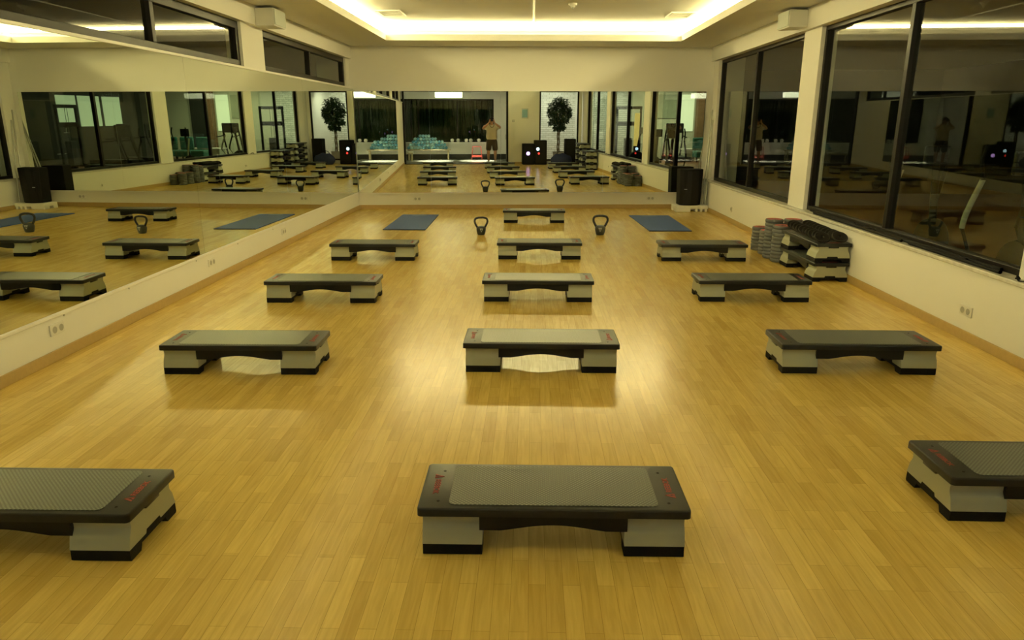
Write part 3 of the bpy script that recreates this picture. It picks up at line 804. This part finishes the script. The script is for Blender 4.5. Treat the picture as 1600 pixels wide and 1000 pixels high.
obj('housing', box(-.56, .56, -.26, .26, .20, .26), 'trimwhite', t); obj('diffuser', box(-.55, .55, -.25, .25, 0, .20, bev=.01), 'panelight', t)
# bench with towels
t = thing('bench', 'long pale bench under the corridor window holding the rolled towels', 'bench', (-2.65, -2.80, 0))
obj('seat', box(-.95, .95, -.26, .26, .40, .45, bev=.006), 'bench', t)
for sx in (-.85, .85):
    for sy in (-.2, .2): obj('leg', box(sx - .03, sx + .03, sy - .03, sy + .03, 0, .40), 'bench', t)
bm = bmesh.new(); tube(bm, [(0, -.17, 0), (0, .155, 0), (0, .17, 0), (0, .155, 0), (0, .165, 0)], [.060, .062, .052, .034, .020], 14)
ob = None; R_ = .062; random.seed(5)
heap = [(14, -3.50), (13, -3.44), (11, -3.30), (8, -3.22), (4, -3.0)]
for r_, (n, xs) in enumerate(heap):
    for k in range(n):
        x = xs + (k + (0 if r_ % 2 == 0 else 0)) * .1245 ; z = .45 + R_ + r_ * .1245
        if ob is None: ob = q = tag(obj('rolled_towel', bm, 'towelblue', smooth=True), 'blue rolled towel in the heap on the corridor bench', 'towel', 'blue rolled towels on the bench')
        else: q = ob.copy(); C.objects.link(q)
        q.location = (x, -2.80 + random.uniform(-.045, .045), z)
t = thing('low_table', 'low pale table with white towels left of the bench, in the corridor', 'table', (-3.70, -2.05, 0))
obj('top', box(-.42, .42, -.26, .26, .30, .34, bev=.005), 'bench', t)
for sx in (-.36, .36):
    for sy in (-.2, .2): obj('leg', box(sx - .025, sx + .025, sy - .025, sy + .025, 0, .30), 'bench', t)
wt = None
for k, (x, z) in enumerate(((-3.95, .34), (-3.95, .40), (-3.95, .46), (-3.65, .34), (-3.65, .40), (-3.40, .34))):
    if wt is None: wt = q = tag(obj('folded_towel', box(-.12, .12, -.17, .17, 0, .058, bev=.02, seg=3), 'towelwhite', smooth=True), 'white folded towel piled on the low corridor table', 'towel', 'white folded towels')
    else: q = wt.copy(); C.objects.link(q)
    q.location = (x, -2.05, z)
gl = None  # solid white balls added for spots of lamplight at the window
for k, x in enumerate((-1.62, -1.36, -1.0, -.80, -.45)):
    if gl is None:
        bm = bmesh.new(); lathe(bm, [(0, 0), (.05, 0), (.075, .05), (.08, .09), (.06, .14), (0, .155)], 20)
        gl = q = tag(obj('lamplight_ball', bm, 'towelwhite', smooth=True), 'white ball added for a spot of lamplight, in the row on the corridor window sill', 'light stand-in', 'white balls for lamplight spots on the corridor sill')
    else: q = gl.copy(); C.objects.link(q)
    q.location = (x, -3.08, .735)
struct('trim_7', box(-4.9, .22, -3.18, -2.98, .70, .735, bev=.004), 'trimwhite')
t = thing('metal_stool', 'red metal stool frame standing in the corridor beside the photographer', 'stool', (-.56, -2.6, 0))
bm = bmesh.new()
for sy in (-.14, .14): tube(bm, smoothpts([(-.22, sy, .01), (-.18, sy, .52), (-.15, sy, .56), (.15, sy, .56), (.18, sy, .52), (.22, sy, .01)], 4), .014, 8)
obj('frame', bm, 'redmetal', t, smooth=True)
obj('shelf', box(-.22, .22, -.15, .15, .12, .20, bev=.01), 'redmetal', t)

# ================================================================== NEIGHBOURING GYM ROOM
struct('floor_gym', box(XR + .30, 12.2, .1, 22.5, -.1, 0), 'gymfloor')
struct('floor_gym_rear', box(1.12, 12.2, -2.65, .1, -.1, 0), 'gymfloor')
struct('ceiling_gym', box(XR + .28, 12.2, -2.65, 22.5, 3.2, 3.3), 'ceil')
struct('ceiling_courtyard', box(1.12, XR + .28, -2.65, .1, 3.1, 3.2), 'ceil')
struct('wall_gym', box(6.2, 12.2, -2.8, -2.65, 0, 3.3), 'gymwall')
struct('wall_gym_unlit', box(12.05, 12.2, -2.65, 22.5, 0, 3.3), 'gymdark')  # shade of the unlit far side is put into this wall's colour
struct('wall_gym_end', box(XR + .30, 12.2, 22.4, 22.5, 0, 3.3), 'gymdark')  # coloured dark to stand in for the unlit end of the gym
tag(obj('wall_picture', box(7.35, 8.3, -2.65, -2.61, 1.75, 2.75, bev=.004), 'picture'), 'large green grey picture on the gym wall, seen through the far window in the mirror', 'picture')
tag(obj('wall_screen', box(8.42, 9.0, -2.65, -2.60, 1.2, 2.75, bev=.004), 'lightwin'), 'bright backlit screen on the gym wall beside the picture', 'screen')
tag(obj('brown_column', box(9.08, 9.38, -2.62, -2.3, 0, 3.19, bev=.01), 'brown'), 'brown mottled column in the gym beside the bright screen', 'column')
tag(obj('dark_curtain', box(9.42, 10.2, -2.64, -2.5, 0, 3.1, bev=.01), 'gymdark'), 'dark hanging curtain beside the brown column', 'curtain')
tag(obj('dark_cupboard', box(11.4, 12.04, 8.2, 13.5, 0, 2.9, bev=.01), 'gymdark'), 'tall dark partition along the far side of the gym', 'cupboard')
for y0, y1, w_ in ((-.3, .75, 'right'), (.95, 2.15, 'middle'), (2.3, 3.3, 'left')):
    tag(obj('bright_screen', box(12.0, 12.04, y0, y1, 1.45, 2.6, bev=.004), 'dimscreen'), 'pale lit panel on the darkened gym wall, %s of three in the side mirror' % w_, 'screen')
t = thing('totem_sign', 'slim standing sign with a yellow glowing face in the gym, seen in the mirrors', 'sign', (5.35, 1.9, 0))
obj('base', box(-.16, .16, -.14, .14, 0, .04, bev=.01), 'blacksoft', t); obj('post', box(-.09, .09, -.04, .04, .04, .75, bev=.01), 'blacksoft', t)
obj('panel', box(-.09, .09, -.05, .05, .75, 1.95, bev=.01), 'screeny', t)
for k, (x, y) in enumerate(((8.8, -1.2), (9.6, -1.0), (10.3, -.6))):
    t = thing('spotlight', ['gym ceiling spotlight nearest the bright screen', 'gym ceiling spotlight in the middle of three', 'gym ceiling spotlight farthest right in the mirror'][k], 'spotlight', (x, y, 3.02))
    bm = bmesh.new(); lathe(bm, [(.05, 0), (.06, 0), (.06, .12), (.02, .18), (0, .18)], 16, cap=False); obj('can', bm, 'gymdark', t); bm = bmesh.new(); lathe(bm, [(0, -.004), (.055, -.004), (.055, .01), (0, .01)], 16); obj('bulb', bm, 'bulb', t)

def treadmill(loc, rz, lab):
    t = thing('treadmill', lab, 'treadmill', loc, rz)
    obj('base', box(-.40, .40, -.9, .9, .02, .20, bev=.03, seg=3), 'blacksoft', t)
    obj('belt', box(-.25, .25, -.85, .65, .20, .206), 'iron', t)
    for s in (-1, 1):
        bm = bmesh.new(); tube(bm, smoothpts([(s * .38, .75, .15), (s * .38, .55, .8), (s * .36, .45, 1.25)], 4), .035); obj('upright', bm, 'blacksoft', t, smooth=True)
        bm = bmesh.new(); tube(bm, smoothpts([(s * .36, .5, 1.05), (s * .37, .2, 1.0), (s * .37, -.1, .98)], 4), .022); obj('handrail', bm, 'blacksoft', t, smooth=True)
    obj('console', box(-.38, .38, .40, .50, 1.15, 1.55, bev=.03, seg=3, mtx=Matrix.Translation((0, 0, 0))), 'blacksoft', t)
    return t
tm = treadmill((7.9, -1.2, 0), PI, 'black treadmill in front of the gym picture, seen in the end mirror')
dup(tm, (8.6, 5.2, 0), PI / 2, 'black treadmill in the gym across from the nearest window')
dup(tm, (10.6, .6, 0), PI / 2, 'black treadmill before the pale lit panels, right one')
dup(tm, (10.6, 2.3, 0), PI / 2, 'black treadmill before the pale lit panels, left one')
def cable_machine(loc, rz, lab):
    t = thing('cable_machine', lab, 'exercise machine', loc, rz)
    bm = bmesh.new()
    for s in (-.5, .5): bx(bm, s - .04, s + .04, -.04, .04, 0, 2.2, bev=.005); bx(bm, s - .05, s + .05, -.5, .5, 0, .08, bev=.005)
    bx(bm, -.54, .54, -.05, .05, 2.12, 2.24, bev=.005); bx(bm, -.5, .5, -.04, .04, 1.45, 1.62, bev=.005)
    obj('frame', bm, 'blacksoft', t)
    obj('weight_stack', box(-.15, .15, -.12, .12, .08, .95, bev=.005), 'iron', t)
    bm = bmesh.new(); lathe(bm, [(0, -.02), (.08, -.02), (.08, .02), (0, .02)], 20, mtx=Matrix.Translation((0, -.1, 1.5)) @ Matrix.Rotation(PI / 2, 4, 'X')); obj('pulley', bm, 'black', t)
    for s in (-.06, .06):
        bm = bmesh.new(); tube(bm, [(s, 0, .95), (s, 0, 2.12)], .008); obj('cable', bm, 'black', t)
    bm = bmesh.new(); tube(bm, [(-.45, -.25, .5), (.45, -.25, .5)], .02); tube(bm, [(0, -.1, 1.42), (0, -.12, 1.25)], .01); tube(bm, [(-.12, -.12, 1.25), (.12, -.12, 1.25)], .014); obj('handle', bm, 'steel', t)
    return t
cm = cable_machine((5.8, -1.3, 0), 0, 'black cable machine in front of the gym wall, seen in the end mirror')
dup(cm, (11.2, 3.9, 0), PI / 2, 'black cable machine farther inside the gym')
def elliptical(loc, rz, lab):
    t = thing('elliptical_trainer', lab, 'exercise machine', loc, rz)
    bm = bmesh.new(); bx(bm, -.30, .30, -.8, -.7, 0, .08, bev=.02); bx(bm, -.30, .30, .7, .8, 0, .08, bev=.02); bx(bm, -.05, .05, -.75, .75, .03, .12, bev=.02)
    obj('base', bm, 'blacksoft', t)
    bm = bmesh.new(); lathe(bm, [(0, -.08), (.26, -.07), (.28, 0), (.26, .07), (0, .08)], 28, mtx=Matrix.Translation((0, .5, .35)) @ Matrix.Rotation(PI / 2, 4, 'Y')); obj('flywheel_cover', bm, 'blacksoft', t, smooth=True)
    bm = bmesh.new(); tube(bm, [(0, .5, .5), (0, .38, 1.25)], .04); obj('column', bm, 'blacksoft', t, smooth=True)
    obj('console', box(-.14, .14, .33, .39, 1.22, 1.45, bev=.02), 'black', t)
    for s in (-1, 1):
        bm = bmesh.new(); tube(bm, smoothpts([(s * .28, -.05, .66), (s * .28, -.02, .80), (s * .27, .06, 1.00), (s * .26, .13, 1.16)], 4), .027, 12)
        o_ = obj('arm', bm, 'armgrey' if s > 0 else 'blacksoft', t, smooth=True)
        if s > 0: o_['label'] = 'pale slanted arm'
        bm = bmesh.new(); tube(bm, smoothpts([(s * .26, .13, 1.16), (s * .25, .05, 1.35), (s * .22, .06, 1.5)], 4), .018); obj('grip', bm, 'blacksoft', t, smooth=True)
        obj('pedal', box(s * .18 - .06, s * .18 + .06, -.5, -.1, .24 + .05 * s, .28 + .05 * s, bev=.01), 'blacksoft', t)
        bm = bmesh.new(); tube(bm, [(s * .28, -.05, .66), (s * .27, .12, .42), (s * .2, -.5, .25 + .05 * s)], .018); obj('link', bm, 'blacksoft', t)
    return t
el = elliptical((4.72, 7.42, 0), PI, 'elliptical trainer with pale arms behind the near window, right hand one')
dup(el, (4.72, 9.02, 0), PI, 'elliptical trainer with pale arms behind the near window, left hand one')
dup(el, (5.6, 3.0, 0), PI / 2, 'elliptical trainer in the gym behind the nearest pane, seen in mirrors')
t = thing('bar_counter', 'long pale counter in the gym, seen in the end mirror', 'counter', (9.2, -1.5, 0))
obj('body', box(-.9, .9, -.25, .25, 0, .45), 'gymwall', t); obj('top', box(-.95, .95, -.3, .3, .45, .50, bev=.005), 'trimwhite', t)
for k in range(3):
    t = thing('lounge_chair', ['green lounge chair behind the gym counter, left one', 'green lounge chair behind the gym counter, middle one', 'green lounge chair behind the gym counter, right one'][k], 'chair', (8.75 + k * .75, -.55, 0), PI)
    obj('seat', box(-.3, .3, -.3, .3, .18, .45, bev=.05, seg=3), 'green', t); obj('backrest', box(-.3, .3, .2, .34, .45, .98, bev=.05, seg=3), 'green', t)
    for s in (-1, 1):
        for u_ in (-.24, .24): obj('leg', box(s * .25 - .02, s * .25 + .02, u_ - .02, u_ + .02, 0, .2), 'blacksoft', t)

# ================================================================== PHOTOGRAPHER
def skin_mesh(name, verts, edges, root, sub=2):
    names = list(verts); me = bpy.data.meshes.new(name)
    me.from_pydata([verts[n][0] for n in names], [(names.index(a), names.index(b)) for a, b in edges], [])
    o = bpy.data.objects.new(name, me); C.objects.link(o)
    md = o.modifiers.new('skin', 'SKIN'); md.use_smooth_shade = True
    for i, n in enumerate(names):
        r = verts[n][1]; sv = me.skin_vertices[0].data[i]; sv.radius = r if isinstance(r, tuple) else (r, r); sv.use_root = (n == root)
    s = o.modifiers.new('sub', 'SUBSURF'); s.levels = sub; s.render_levels = sub
    dg = bpy.context.evaluated_depsgraph_get(); out = bpy.data.meshes.new_from_object(o.evaluated_get(dg))
    bpy.data.objects.remove(o); return out
per = thing('person', 'person photographing, cream t-shirt and dark knee shorts, standing in the glass doorway', 'person', (-.02, -.335, 0))
V = {'pel': ((0, 0, .95), (.15, .11)), 'sp': ((0, -.01, 1.10), (.145, .105)), 'ch': ((0, -.02, 1.30), (.16, .115)), 'up': ((0, -.02, 1.42), (.13, .09)),
     'nk': ((0, 0, 1.51), .055), 'hd0': ((0, .03, 1.60), (.070, .080)), 'hd1': ((0, .02, 1.68), (.076, .092)), 'hd2': ((0, .015, 1.745), (.062, .075))}
E_ = [('pel', 'sp'), ('sp', 'ch'), ('ch', 'up'), ('up', 'nk'), ('nk', 'hd0'), ('hd0', 'hd1'), ('hd1', 'hd2')]
V['nose'] = ((0, .125, 1.655), .012); V['nose0'] = ((0, .10, 1.67), .014); E_ += [('hd1', 'nose0'), ('nose0', 'nose')]
for s, tg in ((-1, 'l'), (1, 'r')):
    V['sh' + tg] = ((s * .20, -.02, 1.42), .062); V['el' + tg] = ((s * .365, .04, 1.35 if s < 0 else 1.39), .056); V['wr' + tg] = ((s * .115, .145, 1.575), .030)
    V['pa' + tg] = ((s * .094, .162, 1.625), (.034, .018))
    E_ += [('up', 'sh' + tg), ('sh' + tg, 'el' + tg), ('el' + tg, 'wr' + tg), ('wr' + tg, 'pa' + tg)]
    for k in range(4):
        bz = 1.640 + .021 * k; f = [.9, 1, .95, .78][3 - k]
        a, b, c = 'a%d' % k + tg, 'b%d' % k + tg, 'c%d' % k + tg
        V[a] = ((s * .090, .186, bz), .0105); V[b] = ((s * .080, .212, bz + .003), .0095); V[c] = ((s * (.080 - .032 * f), .2155, bz + .005), .0085)
        E_ += [('pa' + tg, a), (a, b), (b, c)]
    V['t1' + tg] = ((s * .078, .134, 1.640), .0115); V['t2' + tg] = ((s * .052, .128, 1.655), .010); E_ += [('pa' + tg, 't1' + tg), ('t1' + tg, 't2' + tg)]
    V['hp' + tg] = ((s * .105, 0, .88), (.11, .11)); V['kn' + tg] = ((s * .14, .02, .50), .072); V['cf' + tg] = ((s * .14, -.015, .36), .072); V['an' + tg] = ((s * .135, -.02, .10), .038)
    V['he' + tg] = ((s * .135, -.03, .045), .036); V['to' + tg] = ((s * .155, .15, .032), (.040, .025))
    E_ += [('pel', 'hp' + tg), ('hp' + tg, 'kn' + tg), ('kn' + tg, 'cf' + tg), ('cf' + tg, 'an' + tg), ('an' + tg, 'he' + tg), ('he' + tg, 'to' + tg)]
obj('body', skin_mesh('body', V, E_, 'pel'), 'skin', per, smooth=True)
SV = {'a': ((0, 0, .86), (.250, .175)), 'b': ((0, -.01, 1.08), (.245, .170)), 'c': ((0, -.03, 1.28), (.250, .165)), 'd': ((0, -.03, 1.425), (.185, .120)), 'e': ((0, -.005, 1.475), .075)}
SE = [('a', 'b'), ('b', 'c'), ('c', 'd'), ('d', 'e')]
for s, tg in ((-1, 'l'), (1, 'r')):
    SV['s' + tg] = ((s * .205, -.02, 1.425), .105); SV['m' + tg] = ((s * .285, .01, 1.395 if s < 0 else 1.41), .095); SV['n' + tg] = ((s * .325, .02, 1.375 if s < 0 else 1.40), .090); SE += [('d', 's' + tg), ('s' + tg, 'm' + tg), ('m' + tg, 'n' + tg)]
obj('tshirt', skin_mesh('tshirt', SV, SE, 'a'), 'shirt', per, smooth=True)
HV = {'w': ((0, 0, 1.00), (.205, .14)), 'p': ((0, 0, .88), (.235, .155))}; HE = [('w', 'p')]
for s, tg in ((-1, 'l'), (1, 'r')):
    HV['h' + tg] = ((s * .118, .0, .78), (.130, .130)); HV['k' + tg] = ((s * .142, .01, .46), (.112, .112)); HE += [('p', 'h' + tg), ('h' + tg, 'k' + tg)]
obj('shorts', skin_mesh('shorts', HV, HE, 'p'), 'shorts', per, smooth=True)
for s in (-1, 1):
    bm = bmesh.new(); bmesh.ops.create_icosphere(bm, subdivisions=3, radius=1)
    for v in bm.verts: v.co = Vector((v.co.x * .052 + s * .15, v.co.y * .135 + .055, max(0, v.co.z * .055 + .03) * (1.25 if v.co.y < 0 else 1)))
    obj('shoe', bm, 'socketin', per, smooth=True)
    bm = bmesh.new(); bmesh.ops.create_icosphere(bm, subdivisions=2, radius=1)
    for v in bm.verts: v.co = Vector((v.co.x * .014 + s * .092, v.co.y * .024 + .015, v.co.z * .034 + 1.66))
    obj('ear', bm, 'skin', per, smooth=True)
    bm = bmesh.new(); bmesh.ops.create_icosphere(bm, subdivisions=2, radius=.013, matrix=Matrix.Translation((s * .032, .098, 1.69))); obj('eye', bm, 'eye', per, smooth=True)
obj('mouth', box(-.025, .025, .100, .112, 1.60, 1.612, bev=.004), 'lip', per)
bm = bmesh.new(); bmesh.ops.create_icosphere(bm, subdivisions=4, radius=1)
for v in bm.verts:
    c = v.co.copy(); v.co = Vector((c.x * .094, c.y * .112 - .006, c.z * .105 + 1.705))
    if c.y > .35 and c.z < .45: v.co.y = min(v.co.y, .06); 
    if c.z < -.55: v.co.z = 1.705 - .058
obj('hair', bm, 'hair', per, smooth=True)
# the camera in the hands, just behind the viewpoint
t = thing('camera', 'black camera held to the face of the person in the doorway', 'camera', (-.02, -.16, 1.69))
obj('body', box(-.076, .076, -.030, .022, -.052, .050, bev=.012, seg=3), 'black', t, smooth=True)
obj('viewfinder', box(-.034, .034, -.035, .03, .048, .082, bev=.008), 'black', t, smooth=True)
bm = bmesh.new(); lathe(bm, [(0, .0), (.042, 0), (.042, .05), (.046, .055), (.048, .098), (.044, .098), (.034, .078), (0, .078)], 28, mtx=Matrix.Translation((0, .02, -.005)) @ Matrix.Rotation(-PI / 2, 4, 'X'))
o = obj('lens', bm, 'ironblack', t, smooth=True)
bm = bmesh.new(); lathe(bm, [(0, .079), (.031, .079), (.031, .0795), (0, .0795)], 24, mtx=Matrix.Translation((0, .02, -.005)) @ Matrix.Rotation(-PI / 2, 4, 'X')); obj('front_element', bm, 'lens', o)
bm = bmesh.new(); tube(bm, smoothpts([(-.07, 0, .03), (-.095, -.03, -.10), (-.07, 0, -.24), (0, .01, -.29), (.07, 0, -.24), (.095, -.03, -.10), (.07, 0, .03)], 6), .008, 8)
obj('strap', bm, 'blacksoft', t, smooth=True)
